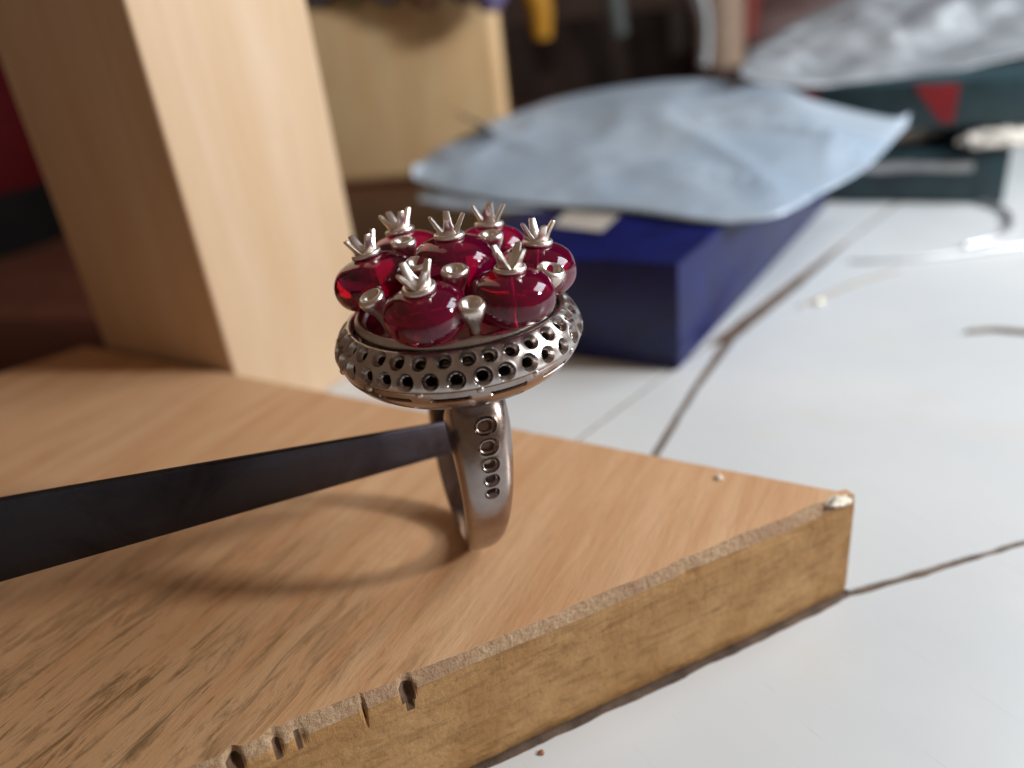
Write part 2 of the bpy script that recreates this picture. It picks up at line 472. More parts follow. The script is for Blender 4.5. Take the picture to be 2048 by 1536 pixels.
# ================================================================== BENCH PIN (wooden board)
ang_g = math.atan2(.97, .57)
t = NT('bench_pin_wood')
rot = (0, 0, -ang_g)
v1 = t.mapping(rot=rot, scale=(.22, 2.4, 2.4)); vf = t.mapping(rot=rot, scale=(1.0, 14, 14)); vm = t.mapping(rot=rot, scale=(.8, 4.5, 4.5))
vr = t.mapping()
n1 = t.noise(v1, 1.4, 5, .6, .5); nf = t.noise(vf, 2.2, 4, .7, .2); nm = t.noise(vm, 1.3, 8, .75, .6)
c = t.mix(t.ramp(n1, [(.35, 0.0), (.65, 1.0)]), (.55, .292, .142), (.65, .40, .225))
c = t.mix(t.math('MULTIPLY', t.ramp(nf, [(.28, 1.0), (.50, 0.0)]), .20), c, (.34, .16, .07))
big = t.noise(t.mapping(scale=(.3, .3, .3), loc=(1.5, 3.0, 0)), 1.0, 3, .5)
# grime is worked into the end of the board nearest the worker's hand: two local patches
sep = t.n('ShaderNodeSeparateXYZ'); t.t.links.new(vr, sep.inputs[0])
dx = t.math('SUBTRACT', sep.outputs[0], -4.4); dy = t.math('SUBTRACT', sep.outputs[1], 5.2)
dist = t.math('SQRT', t.math('ADD', t.math('MULTIPLY', dx, dx), t.math('MULTIPLY', t.math('MULTIPLY', dy, dy), 1.6)))
patch = t.ramp(t.math('DIVIDE', dist, 5.5), [(.15, .9), (.85, .06)])
sm = t.math('MULTIPLY', t.ramp(nm, [(.50, 0.0), (.62, 1.0)]), patch)
c = t.mix(t.math('MULTIPLY', t.math('MULTIPLY', patch, t.ramp(n1, [(.3, 0.3), (.7, 1.0)])), .5), c, (.36, .19, .065))
c = t.mix(t.math('MULTIPLY', sm, .85), c, (.12, .07, .026))
sm2 = t.math('MULTIPLY', t.ramp(t.noise(t.mapping(rot=rot, scale=(.9, 11, 11), loc=(4, 2, 0)), 1.6, 5, .7, .3), [(.30, 1.0), (.40, 0.0)]), patch)
c = t.mix(t.math('MULTIPLY', sm2, .8), c, (.055, .035, .02))
pale = t.ramp(t.noise(t.mapping(rot=rot, scale=(1.2, 7, 7), loc=(9, 2, 0)), 1.3, 5, .7), [(.62, 0.0), (.72, 1.0)])
c = t.mix(t.math('MULTIPLY', pale, .35), c, (.62, .45, .30))
t.bs(Base_Color=c, Roughness=.55, Specular_IOR_Level=.3)
b1 = t.bump(nf, .25, .02); b1 = t.bump(nm, .4, .03, b1); t.bs(Normal=b1)
M['pin_top'] = t.m
t = NT('bench_pin_sawn_edge'); v = t.mapping(); vs_ = t.mapping(rot=(0, 0, -math.atan2(.374, .927)), scale=(1, 1, 1))
a = t.noise(vs_, 1.0, 7, .65, .4); b = t.noise(t.mapping(scale=(9, 9, 9)), 2, 5, .7); g_ = t.noise(t.mapping(scale=(1, 1, 5)), 2.5, 4, .6)
c = t.mix(t.ramp(a, [(.35, 0.0), (.66, 1.0)]), (.36, .19, .068), (.50, .30, .13))
c = t.mix(t.math('MULTIPLY', t.ramp(g_, [(.34, 1.0), (.5, 0.0)]), .5), c, (.20, .10, .035))
c = t.mix(t.math('MULTIPLY', t.ramp(b, [(.30, 1.0), (.42, 0.0)]), .6), c, (.13, .07, .03))
t.bs(Base_Color=c, Roughness=.6, Specular_IOR_Level=.3, Normal=t.bump(b, .5, .03)); M['pin_side'] = t.m
t = NT('frayed_edge_wood'); b = t.noise(t.mapping(scale=(8, 8, 8)), 2.2, 6, .75); a = t.noise(t.mapping(), .9, 4, .6)
c = t.mix(t.ramp(b, [(.35, 0.0), (.65, 1.0)]), (.36, .20, .10), (.58, .41, .25))
c = t.mix(t.math('MULTIPLY', t.ramp(a, [(.42, 0.0), (.6, 1.0)]), .6), c, (.34, .19, .11))
t.bs(Base_Color=c, Roughness=.75, Normal=t.bump(b, .9, .05)); M['pin_edge'] = t.m

M['pin_dirt'] = plain('packed_dirt', (.10, .055, .028), .85, mottled=.6, nscale=8)
pin = empty('bench_pin', (0, 0, 0), label='worn V shaped wooden bench pin with a sawn front edge, carrying the ring', cat='bench pin')
Acr = Vector((3.80, 7.28)); Bk = Vector((-8.85, 15.50)); Cl = Vector((-17.0, 9.0)); Dl = Vector((-15.0, -.28))
fdir = (Acr-Vector((-2.93, 4.60))).normalized()
Dl = Acr - fdir*20.5
fn = Vector((fdir.y, -fdir.x))    # outward of front edge
NS = 1300
rows = []; cuts = []
notches = [(onz(800, 1352, 1.3), .06, .11, .16), (onz(722, 1408, 1.2), .022, .05, .22), (onz(592, 1458, 1.3), .06, .05, .04), (onz(553, 1482, 1.3), .05, .08, .06), (onz(475, 1530, 1.25), .06, .14, .12), (onz(1350,1120,1.35), .1, .03, .08)]
nt = [((Vector((p.x, p.y))-Acr).dot(-fdir), w, d, h) for p, w, d, h in notches]
for i in range(NS+1):
    s = (i/NS)**1.5*20.5
    base = Acr - fdir*s
    q = Vector((s*1.0, 0, 0))
    fray = noise.fractal(Vector((s*1.6, 3, 1)), 1, 2.2, 4)*.06
    fine = noise.fractal(Vector((s*9, 7, 2)), 1, 2.2, 4)*.006
    endf = min(1, s/.5)
    wch = (.095 + .055*noise.noise(Vector((s*.9, 1, 5))) + fray*.6 + fine)*endf+.02   # width of the worn strip
    dch = .10 + .03*noise.noise(Vector((s*.7, 8, 5)))+fine*1.6 - .05*(1-endf)
    row = []
    def pt(inw, z, k=0):
        x = base - fn*inw; row.append((x.x, x.y, z))
    cut = 0; lipz = 0
    for (sn_, w, d, h) in nt:
        gq = math.exp(-abs((s-sn_)/w+.35*noise.noise(Vector((s*14, sn_, 0))))**2.4)
        cut = max(cut, d*gq); lipz = max(lipz, h*gq)
    wv = noise.noise(Vector((s*.35, 0, 9)))*.02
    pt(wch+.12+cut*.3, T, 0)
    pt(wch+cut*.4, T-.004, 0)
    pt(wch*.66+cut*.6+fine*.6, T-dch*.30-fine*.5, 0)
    pt(wch*.33+cut*.8-fine*.6, T-dch*.62+fine*.8, 0)
    pt(.012+cut+abs(fine)*.4, T-dch+fine, 0)
    for k in range(1, 13):
        f = k/12; z = (T-dch)*(1-f)
        depthz = max(0, 1-((T-dch-z)/(max(lipz, .05)))**2) if lipz > 0.01 else 0
        jit = noise.fractal(Vector((s*3.5, z*6, 4)), 1, 2, 3)*.008
        pt(cut*depthz + wv + jit + (.02 if k == 12 else 0), z)
    rows.append(row); cuts.append(cut)
V_ = [p for r_ in rows for p in r_]; nr = len(rows[0]); Fq = []; fm = []
for i in range(NS):
    for k in range(nr-1):
        Fq.append((i*nr+k, i*nr+k+1, (i+1)*nr+k+1, (i+1)*nr+k)); fm.append(3 if (cuts[i] > .045 and 3 <= k < 4+int(cuts[i]*22) and k < 7) else (0 if k == 0 else (2 if k < 4 else 1)))
# top sheet strip to the back edge
nb = len(V_)
NSB = 0
back = []
for i in range(NS+1):
    x, y, z = V_[i*nr]
    back.append((x, y))
# top polygon = inner front line + back corners
front_ids = [i*nr for i in range(NS+1)]
def addv(x, y, z): V_.append((x, y, z)); return len(V_)-1
rim = []
bkdir = (Bk-Acr).normalized()
# rounded right corner
a0 = Vector(V_[0][:2])
cor = [Acr.lerp(Bk, .012)]
outer = [Vector((x, y)) for x, y in cor]
nbk = 60
for k in range(1, nbk+1):
    p = Acr.lerp(Bk, k/nbk); p += Vector((0, 1))*.010*noise.noise(Vector((k*.9, 2, 2)))
    if k/nbk*15.1 > .3: outer.append(p)
outer += [Cl, Dl + Vector((-.5, .8))]
top_ids = [addv(p.x, p.y, T) for p in outer]; bot_ids = [addv(p.x, p.y, 0) for p in outer]
Fq.append(tuple(front_ids[::-1]) + tuple(top_ids)) if False else None
Fq = [f for f in Fq if f]
Fq.append(tuple(front_ids[::-1] + top_ids)[::1]); fm.append(0)
for k in range(len(outer)-1):
    Fq.append((top_ids[k], top_ids[k+1], bot_ids[k+1], bot_ids[k])); fm.append(1)
# end cap near the corner
cap = [k for k in range(nr)]
Fq.append(tuple(cap + [bot_ids[0], top_ids[0]])); fm.append(1)
me = bpy.data.meshes.new('board'); me.from_pydata(V_, [], Fq)
for mm in ('pin_top', 'pin_side', 'pin_edge', 'pin_dirt'): me.materials.append(M[mm])
me.polygons.foreach_set('material_index', fm)
bm = bmesh.new(); bm.from_mesh(me); bmesh.ops.recalc_face_normals(bm, faces=bm.faces)
bmesh.ops.triangulate(bm, faces=[f for f in bm.faces if len(f.verts) > 4]); bm.to_mesh(me); bm.free()
me.polygons.foreach_set('use_smooth', [False]*len(me.polygons))
o = bpy.data.objects.new('board', me); COL.objects.link(o); o.parent = pin

# ================================================================== WOODEN BEAM behind the pin
M['beam'] = wood('pale_pine', (.56, .39, .24), (.40, .22, .11), (.62, .47, .33), axis='z', stretch=12, scale=.45, rough=.45, pores=.12)
ub = Vector((-5.06, 13.16)); d1 = Vector((-.84, .543)).normalized(); d2 = Vector((.543, .84)).normalized()
beam = empty('wooden_beam', (ub.x, ub.y, 0), label='upright pale pine beam of square section rising behind the bench pin', cat='wooden beam')
bm = bmesh.new(); q = [Vector((0, 0)), d2*3.85, d2*3.85+d1*3.9, d1*3.9]
prism(bm, q, 0, 26); bevel(bm, .07, 3)
bm_obj('post', bm, M['beam'], beam)

# ================================================================== TABLE
M['tile'] = (lambda: None)
t = NT('white_laminate'); v = t.mapping()
f = t.noise(v, .25, 4, .5); sp = t.noise(v, 2.2, 6, .7); sm = t.noise(t.mapping(rot=(0, 0, R(35)), scale=(.3, 2, 2)), .8, 5, .6)
c = t.mix(t.ramp(f, [(.3, 0.0), (.7, 1.0)]), (.60, .625, .64), (.68, .695, .70))
c = t.mix(t.math('MULTIPLY', t.ramp(sp, [(.70, 0.0), (.76, 1.0)]), .35), c, (.45, .38, .30))
c = t.mix(t.math('MULTIPLY', t.ramp(sm, [(.62, 0.0), (.80, 1.0)]), .18), c, (.50, .50, .50))
scr = t.ramp(t.noise(t.mapping(rot=(0, 0, R(62)), scale=(.35, 14, 14)), 1.2, 3, .5, 1.5), [(.30, 1.0), (.335, 0.0)])
c = t.mix(t.math('MULTIPLY', scr, .22), c, (.40, .38, .36))
yl = t.ramp(t.noise(t.mapping(loc=(5, 1, 0)), .45, 4, .6), [(.58, 0.0), (.75, 1.0)])
c = t.mix(t.math('MULTIPLY', yl, .25), c, (.66, .58, .46))
t.bs(Base_Color=c, Roughness=t.math('ADD', t.math('MULTIPLY', sm, .2), .22), Specular_IOR_Level=.5, Normal=t.bump(f, .08, .2)); M['tile'] = t.m
M['grout'] = plain('seam_filler', (.13, .085, .06), .85, mottled=.5, nscale=3, bump=.5)
M['floor'] = plain('dark_floor', (.05, .03, .02), .6)
bm = bmesh.new(); prism(bm, [(-90, -60), (120, -60), (120, 160), (-90, 160)], -2.0, -.035)
tb = tag(bm_obj('table', bm, M['grout'], smooth=False), label='white laminate workbench top', kind='structure')
def rag(p, q, n, amp, seed):
    out = []
    for i in range(n):
        t_ = i/n; b_ = Vector(p).lerp(Vector(q), t_); nn = Vector((q[1]-p[1], p[0]-q[0])).normalized()
        out.append(b_ + nn*(noise.fractal(Vector((b_.x*2.5, b_.y*2.5, seed)), 1, 2.1, 4)*amp))
    return out
def polyrag(pts, amp, seed, n=40):
    out = []
    for a_, b_ in zip(pts[:-1], pts[1:]): out += rag(a_, b_, n, amp, seed)
    out.append(Vector(pts[-1])); return out
def slab(name, outline, z=0.0):
    bm = bmesh.new(); vs_ = [bm.verts.new((p[0], p[1], z)) for p in outline]; lo = [bm.verts.new((p[0], p[1], -.034)) for p in outline]
    n = len(outline)
    from mathutils.geometry import tessellate_polygon
    for tri in tessellate_polygon([[Vector((p[0], p[1], 0)) for p in outline]]): bm.faces.new([vs_[k] for k in tri])
    for i in range(n): bm.faces.new((vs_[i], vs_[(i+1) % n], lo[(i+1) % n], lo[i]))
    return bm_obj(name, bm, M['tile'], tb, smooth=False)
s1 = [(-30, -7), (-.8, 5.37), (1.12, 6.10), (3.83, 7.17), (6.33, 7.72), (9, 8.1), (120, 20)]
up1 = [(-30, -6.60), (-.8, 5.66), (1.12, 6.40), (3.70, 7.36), (3.86, 7.29), (6.33, 7.815), (9, 8.2), (120, 20.1)]
slab('laminate_sheet', polyrag(s1, .022, 1) + [Vector((120, -60)), Vector((-30, -60))])
ckR = [(1.2, 9.0), (2.40, 11.10), (3.5, 13.0), (4.90, 15.1), (7.2, 17.6), (9.9, 20.75), (14, 25), (60, 70)]
ckL = [(1.1, 9.05), (2.26, 11.14), (3.36, 13.05), (4.55, 15.0)]
ckL2 = [(4.62, 15.45), (6.9, 17.85), (9.8, 20.8), (13.9, 25.05), (59, 70)]
th = [(0.9, 11.5), (1.18, 11.83), (3.0, 13.7), (4.2, 14.85)]
slab('laminate_sheet', polyrag(up1, .02, 2) + [Vector((120, 160)), Vector((60, 160))] + polyrag(ckR, .02, 3)[::-1])
slab('laminate_sheet', polyrag(ckL, .02, 4) + [Vector((4.3, 14.85))] + polyrag(th, .012, 5)[::-1] + [Vector((-.5, 10))])
slab('laminate_sheet', polyrag([(x-.05, y+.06) for x, y in th], .012, 5) + polyrag(ckL2, .02, 6) + [Vector((59, 160)), Vector((-90, 160)), Vector((-90, -5.5)), Vector((-32, -5.5)), Vector((-.6, 10))])

# dark reddish wooden board lying on the table at the left
M['redwood'] = wood('dark_red_wood', (.10, .032, .018), (.035, .010, .006), (.14, .05, .028), ang=R(20), stretch=14, scale=.4, rough=.45)
bm = bmesh.new(); prism(bm, [(-60, 8), (-11.5, 14.8), (-7, 18.0), (-1.2, 20.5), (1.0, 23.5), (9, 60), (-60, 80)], .004, .5); bevel(bm, .05)
tag(bm_obj('dark_board', bm, M['redwood'], smooth=False), label='dark reddish brown wooden board lying flat behind the bench pin and beam', cat='board')

# ================================================================== BLUE BOX
M['navy'] = plain('navy_card', (.003, .007, .078), .38, mottled=.35, nscale=1.2, coat=.0, spec=.45)
c0 = Vector((3.36, 13.9)); dL = Vector((-.85, .53)).normalized(); dR = Vector((.575, .818)).normalized()
bb = empty('blue_box', (c0.x, c0.y, 0.0), label='low navy blue cardboard box under the translucent plastic sheet', cat='box')
bm = bmesh.new(); prism(bm, [Vector((0, 0)), dR*12.8, dR*12.8+dL*5.3, dL*5.3], .004, .20); bevel(bm, .05)
bm_obj('tray', bm, M['navy'], bb)
bm = bmesh.new(); e = .03
prism(bm, [(dL+dR)*-e, dR*(12.8+e)-dL*e, dR*(12.8+e)+dL*(5.3+e), dL*(5.3+e)-dR*e], 0.21, 2.25); bevel(bm, .05)
bm_obj('lid', bm, M['navy'], bb)
M['label'] = plain('old_label', (.42, .38, .33), .6, mottled=.15)
bm = bmesh.new(); qs = [onz(1104, 451, 2.26), onz(1141, 414, 2.26), onz(1245, 424, 2.26), onz(1203, 463, 2.26)]
prism(bm, [(p.x-c0.x, p.y-c0.y) for p in qs], 2.254, 2.262); bm_obj('sticker', bm, M['label'], bb, smooth=False)

# ================================================================== DARK GREEN BOXES at the right
M['teal'] = plain('dark_teal_card', (.018, .045, .055), .40, mottled=.3, nscale=.8)
M['red'] = plain('red_print', (.30, .008, .012), .45)
M['darkred'] = plain('dark_red_paint', (.05, .002, .003), .6, spec=.1)
g1 = onz(2005, 408, 0.0); g0 = onz(1640, 404, 0.0)
gx = (g0-g1); gx.z = 0; gl = gx.length; gx.normalize(); gy = Vector((-gx.y, gx.x, 0));
if gy.y < 0: gy = -gy
def gbox(name, z0, z1, x0, x1, y0, y1, mat, par, origin):
    bm = bmesh.new(); P_ = [gx*x0+gy*y0, gx*x1+gy*y0, gx*x1+gy*y1, gx*x0+gy*y1]
    prism(bm, [(p.x, p.y) for p in P_], z0, z1); bevel(bm, .06); return bm_obj(name, bm, mat, par)
lb = empty('green_box', g1, label='dark green cardboard box lying on the table below the other green box', cat='box')
gbox('carton', .004, 1.55, 0, 6.5, 0, 9, M['teal'], lb, g1)
M['tape'] = plain('dull_tape', (.50, .52, .52), .5, mottled=.25, nscale=2)
bm = bmesh.new(); n = 24; rr = []
for i in range(n+1):
    t_ = i/n; x = .9+5.0*t_; h0 = .98+.10*noise.noise(Vector((t_*5, 1, 1))); h1 = 1.24+.06*noise.noise(Vector((t_*4, 5, 1)))
    p = gx*x - gy*.02; q = gx*x-gy*.035
    rr.append([(p.x, p.y, h0), (q.x, q.y, h0), (q.x, q.y, h1), (p.x, p.y, h1)])
loft(bm, rr); bm_obj('tape_strip', bm, M['tape'], lb, smooth=False)
# crumpled masking tape between the boxes
def crumple(name, cx_, cy_, cz, rx, ry, rz, mat, seed, label, cat):
    bm = bmesh.new(); bmesh.ops.create_icosphere(bm, subdivisions=4, radius=1)
    for v_ in bm.verts:
        d = 1+.35*noise.fractal(v_.co*1.8+Vector((seed, 0, 0)), 1, 2, 4); v_.co = Vector((v_.co.x*rx*d, v_.co.y*ry*d, v_.co.z*rz*d))
    o = bm_obj(name, bm, mat, angle=60); o.location = (cx_, cy_, cz); return tag(o, label, cat)
M['paper'] = plain('crumpled_paper', (.62, .58, .52), .7, mottled=.3, nscale=2)
pc = g1+gx*3.4+gy*1.2; crumple('tape_scrap', pc.x, pc.y, 1.87, 1.5, .8, .28, M['paper'], 2, 'greyish crumpled tape scrap squeezed between the two green boxes', 'tape scrap')
pc = g1+gx*.3+gy*.4; crumple('paper_scrap', pc.x, pc.y, 1.87, 1.05, .6, .28, M['paper'], 7, 'cream crumpled paper scrap at the right end between the green boxes', 'paper scrap')
hb = empty('green_box', (g1.x, g1.y, 2.2), label='upper dark green box with two red printed patches under the clear bag', cat='box')
gbox('carton', 0.0, 1.32, -.45, 7.2, .3, 10, M['teal'], hb, g1)
def patch(px, par, mat, y=.27):
    bm = bmesh.new(); P_ = []
    for (x, z) in px:
        P_.append(gx*x + gy*y + Vector((0, 0, z)))
    vs_ = [bm.verts.new(p) for p in P_]; vb = [bm.verts.new(p+gy*.028) for p in P_]
    bm.faces.new(vs_); n = len(vs_)
    for i in range(n): bm.faces.new((vs_[i], vs_[(i+1) % n], vb[(i+1) % n], vb[i]))
    return bm_obj('red_patch', bm, mat, par, smooth=False)
patch([(1.55, 1.25), (2.75, 1.25), (1.95, .2), (1.6, .12)], hb, M['red'])
patch([(5.4, 1.2), (6.3, 1.2), (6.6, .75), (5.7, .6)], hb, M['red'])

# ================================================================== PLASTIC SHEET
t = NT('milky_plastic'); v = t.mapping()
f = t.noise(v, .16, 4, .5, .6); f2 = t.noise(t.mapping(rot=(0, 0, R(25)), scale=(.5, 1.6, 1)), .7, 4, .55, 1.2)
c = t.mix(t.ramp(f, [(.35, 0.0), (.65, 1.0)]), (.43, .54, .67), (.58, .67, .76))
t.bs(Base_Color=c, Roughness=.24, Specular_IOR_Level=.8, Alpha=.95, Transmission_Weight=.15, Normal=t.bump(f2, .6, .2)); M['plastic'] = t.m
front = [(826, 356, 2.78), (845, 366, 2.66), (905, 385, 2.5), (1000, 402, 2.42), (1100, 412, 2.36), (1250, 422, 2.36), (1400, 443, 2.36), (1480, 443, 2.36), (1560, 430, 2.40), (1640, 388, 2.48), (1740, 330, 2.6), (1815, 250, 2.7)]
backl = [(829, 350, 2.80), (862, 306, 3.1), (905, 284, 3.3), (960, 256, 3.5), (1000, 238, 3.6), (1130, 193, 3.8), (1290, 166, 4.0), (1400, 160, 4.0), (1500, 168, 3.9), (1570, 178, 3.8), (1640, 205, 3.4), (1817, 247, 2.72)]
fp = catmull([onz(*p) for p in front], 7); bp = catmull([onz(*p) for p in backl], 7)
nv_ = 40; nu_ = len(fp); VV = []; FF = []
sheet_o = onz(1300, 430, 2.3)
for i in range(nu_):
    for j in range(nv_+1):
        s = j/nv_; p = fp[i].lerp(bp[i], s); e_ = math.sin(math.pi*s)
        w_ = noise.fractal(Vector((p.x*.22+3, p.y*.16, 1)), 1, 2, 4)
        rd = 1-abs(noise.noise(Vector((p.x*.35, p.y*.12+i*.01, 6))))
        p = p + Vector((0, 0, w_*.08*min(1, e_*2+.15) + .20*(rd**9)*e_ + .26*((1-abs(noise.noise(Vector((p.x*.25+p.y*.2, p.y*.06-p.x*.1, 11)))))**14)*e_ + .05*abs(noise.noise(Vector((p.x*.9, p.y*.5, 2))))*e_))
        VV.append(p-sheet_o)
for i in range(nu_-1):
    for j in range(nv_): a_ = i*(nv_+1)+j; FF.append((a_, a_+nv_+1, a_+nv_+2, a_+1))
ps = mesh_np('plastic_sheet', VV, FF, M['plastic']); ps.location = sheet_o
sm_ = ps.modifiers.new('s', 'SOLIDIFY'); sm_.thickness = .03; sm_.offset = 0
tag(ps, 'milky pale blue plastic sheet draped over the navy box', 'plastic sheet')
# its lower ply showing at the left end
VV = []; FF = []
lo_f = [onz(834, 402, 2.30), onz(905, 416, 2.28), onz(1010, 422, 2.27), onz(1110, 418, 2.28)]; lo_b = [onz(842, 372, 2.45), onz(905, 372, 2.5), onz(1010, 372, 2.5), onz(1100, 372, 2.5)]
lo_f = catmull(lo_f, 8); lo_b = catmull(lo_b, 8)
for i in range(len(lo_f)):
    for j in range(9):
        p = lo_f[i].lerp(lo_b[i], j/8); p.z += .04*noise.noise(Vector((p.x, p.y, 3))); VV.append(p-sheet_o)
for i in range(len(lo_f)-1):
    for j in range(8): a_ = i*9+j; FF.append((a_, a_+9, a_+10, a_+1))
o = mesh_np('lower_ply', VV, FF, M['plastic'], ps); sm_ = o.modifiers.new('s', 'SOLIDIFY'); sm_.thickness = .02
# curled corner
bm = bmesh.new()
cr = catmull([onz(985, 262, 3.55), onz(950, 245, 3.75), onz(915, 228, 3.9), onz(893, 212, 4.0)], 6); rr = []
for i, p in enumerate(cr):
    w_ = .42*(1-i/len(cr))+.10; dv = Vector((.35, .25, -.35)).normalized()
    rr.append([p+dv*w_, p-dv*w_, p-dv*w_+Vector((0, .03, 0)), p+dv*w_+Vector((0, .03, 0))])
loft(bm, [[q-sheet_o for q in r_] for r_ in rr]); bm_obj('curled_corner', bm, M['plastic'], ps)

# clear bag on the upper green box
t = NT('clear_crinkled_plastic'); v = t.mapping()
f2 = t.noise(t.mapping(rot=(0, 0, R(20)), scale=(.4, 1.2, 1.2)), .45, 4, .55, 2.0)
c = t.mix(t.ramp(f2, [(.4, 0.0), (.62, 1.0)]), (.26, .28, .31), (.42, .45, .48))
t.bs(Base_Color=c, Roughness=.34, Specular_IOR_Level=.6, Alpha=.7, Normal=t.bump(f2, .35, .3)); M['clear'] = t.m
fr_ = [(1480, 150, 3.0), (1540, 168, 3.3), (1640, 172, 3.56), (1760, 160, 3.6), (1880, 148, 3.62), (2000, 120, 3.66), (2120, 95, 3.7)]
bk_ = [(1500, 120, 4.4), (1560, 60, 4.9), (1640, 20, 5.2), (1760, -30, 5.5), (1880, -40, 5.6), (2000, -25, 5.6), (2120, -10, 5.5)]
fp = catmull([ony(a_, b_, 24.5+ (c_-3)*2) for a_, b_, c_ in fr_], 8); bp = catmull([ony(a_, b_, 29+(c_-3)) for a_, b_, c_ in bk_], 8)
VV = []; FF = []; nv_ = 40
bag_o = fp[20].copy()
for i in range(len(fp)):
    for j in range(nv_+1):
        s = j/nv_; p = fp[i].lerp(bp[i], s)
        w_ = noise.fractal(Vector((p.x*.5, p.y*.5, p.z*.5+2)), 1, 2, 4); e_ = math.sin(math.pi*s)
        VV.append(p + Vector((0, -.5*w_*e_, .40*w_*e_+.35*e_))-bag_o)
for i in range(len(fp)-1):
    for j in range(nv_): a_ = i*(nv_+1)+j; FF.append((a_, a_+nv_+1, a_+nv_+2, a_+1))
bag = mesh_np('plastic_bag', VV, FF, M['clear']); bag.location = bag_o
sm_ = bag.modifiers.new('s', 'SOLIDIFY'); sm_.thickness = .03
tag(bag, 'clear crinkled plastic bag lying over the upper green box', 'plastic bag')

# ================================================================== WIRES on the table
M['wire'] = metal('silver_wire', (.7, .72, .74), .45, .2)
bm = bmesh.new()
P_ = [(1700, 522), (1770, 520), (1850, 515), (1930, 505), (2000, 497), (2060, 489), (2200, 470), (2300, 440), (2200, 400), (2080, 398), (2010, 402), (1960, 406)]
tube(bm, catmull([onz(a_, b_, .06) for a_, b_ in P_[:5]]+[onz(a_, b_, .06) for a_, b_ in P_[5:7]], 6), .045)
o = bm_obj('silver_wire', bm, M['wire']); tag(o, 'thin silver wire lying across the white table at the right', 'wire')
bm = bmesh.new(); tube(bm, catmull([onz(a_, b_, .09) for a_, b_ in ((1960, 404), (2005, 418), (2022, 438), (2018, 460), (1990, 478), (1930, 492))], 6), .075)
o = bm_obj('bent_wire', bm, M['wire']); tag(o, 'bent grey wire curving beside the lower green box', 'wire')
M['twig'] = plain('brass_scrap', (.34, .28, .22), .5, metal=.6)
bm = bmesh.new(); tube(bm, [onz(1935, 662, .05), onz(1990, 658, .05), onz(2060, 664, .05)], .05); tag(bm_obj('brass_wire', bm, M['twig']), 'short dull brass wire on the white table at the right edge', 'wire')
bm = bmesh.new(); tube(bm, [onz(1600, 612, .04), onz(1650, 592, .05), onz(1720, 562, .04), onz(1800, 540, .04)], [.03, .035, .03, .02]); tag(bm_obj('brass_offcut', bm, M['twig']), 'thin brass offcut pointing out of the table seam', 'offcut')
bm = bmesh.new(); bmesh.ops.create_icosphere(bm, subdivisions=3, radius=.08)
for v_ in bm.verts: v_.co *= 1+.4*noise.noise(v_.co*9); v_.co.z *= .6
o = bm_obj('metal_crumb', bm, plain('gold_crumb', (.9, .8, .6), .2, metal=1.0)); o.location = onz(1638, 602, .08); tag(o, 'tiny shiny metal crumb on the table by the seam', 'crumb')
M['chip'] = plain('pale_chip', (.75, .68, .6), .5)
bm = bmesh.new(); bmesh.ops.create_icosphere(bm, subdivisions=2, radius=.045)
for v_ in bm.verts: v_.co *= 1+.5*noise.noise(v_.co*30); v_.co.z *= .6
o = bm_obj('metal_chip', bm, M['chip']); o.location = onz(1440, 955, T+.015); tag(o, 'tiny pale chip on the bench pin near its right corner', 'chip')
bm = bmesh.new(); bmesh.ops.create_icosphere(bm, subdivisions=4, radius=.14)
for v_ in bm.verts:
    v_.co *= 1+.45*noise.fractal(v_.co*9, 1, 2, 4); v_.co.z *= .35; v_.co = Matrix.Rotation(math.atan2(fdir.y, fdir.x), 3, 'Z') @ Vector((v_.co.x*1.3, v_.co.y*.6, v_.co.z))
o = bm_obj('splintered_tip', bm, plain('bleached_fibre', (.72, .66, .55), .7, nscale=9, mottled=.3), pin, angle=80); o.location = (Acr.x-.20, Acr.y-.03, T-.035); o['label'] = 'bleached splintered corner tip'
for k, (a_, b_, w_) in enumerate(((1083, 1505, 'nearest the bottom edge of the photograph'),)):
    bm = bmesh.new(); bmesh.ops.create_icosphere(bm, subdivisions=2, radius=.03)
    for v_ in bm.verts: v_.co *= 1+.6*noise.noise(v_.co*40); v_.co.z *= .5
    o = bm_obj('rust_crumb', bm, plain('rust_brown', (.25, .10, .04), .8)); o.location = onz(a_, b_, .012); tag(o, 'tiny rust brown crumb on the white table below the bench pin', 'crumb')

# ================================================================== BACKGROUND
M['oldwood'] = wood('yellow_wood', (.80, .53, .27), (.46, .26, .12), (.86, .66, .38), axis='z', stretch=5, scale=.22, rough=.5, pores=.2)
bl = Vector((1.15, 33.0)); 
blk = empty('wood_block', (bl.x, bl.y, .5), label='broad yellowish wooden block standing behind the beam', cat='wood block')
bm = bmesh.new(); prism(bm, [(0, 0), (.2, 5), (-11, 8.5), (-11.5, 2.6)], 0, 7.3); bevel(bm, .5, 4)
bm_obj('block', bm, M['oldwood'], blk)
# tops of brushes in the block
cols = [((.10, .10, .12), 'black'), ((.16, .15, .06), 'olive'), ((.12, .11, .13), 'charcoal'), ((.20, .09, .06), 'rust red'), ((.06, .05, .07), 'dark'), ((.16, .13, .26), 'violet')]
px_ = [640, 705, 775, 850, 930, 980]
for (cl, nm), x in zip(cols, px_):
    bm = bmesh.new(); p = ony(x, 24-(x % 7)*3, 31.9+(980-x)*.0085); tube(bm, [(0, 0, -.0), (0.03, 0, .4), (0.05, 0, .9), (.08, 0, 1.2)], [.3, .62, .66, .6], 12)
    o = bm_obj('hand_tool', bm, plain('handle_'+nm.replace(' ', '_'), cl, .5)); o.location = (p.x, p.y, p.z)
    tag(o, nm + ' tool handle hanging at the top of the yellowish wood block', 'hand tool', 'tools by the wood block')
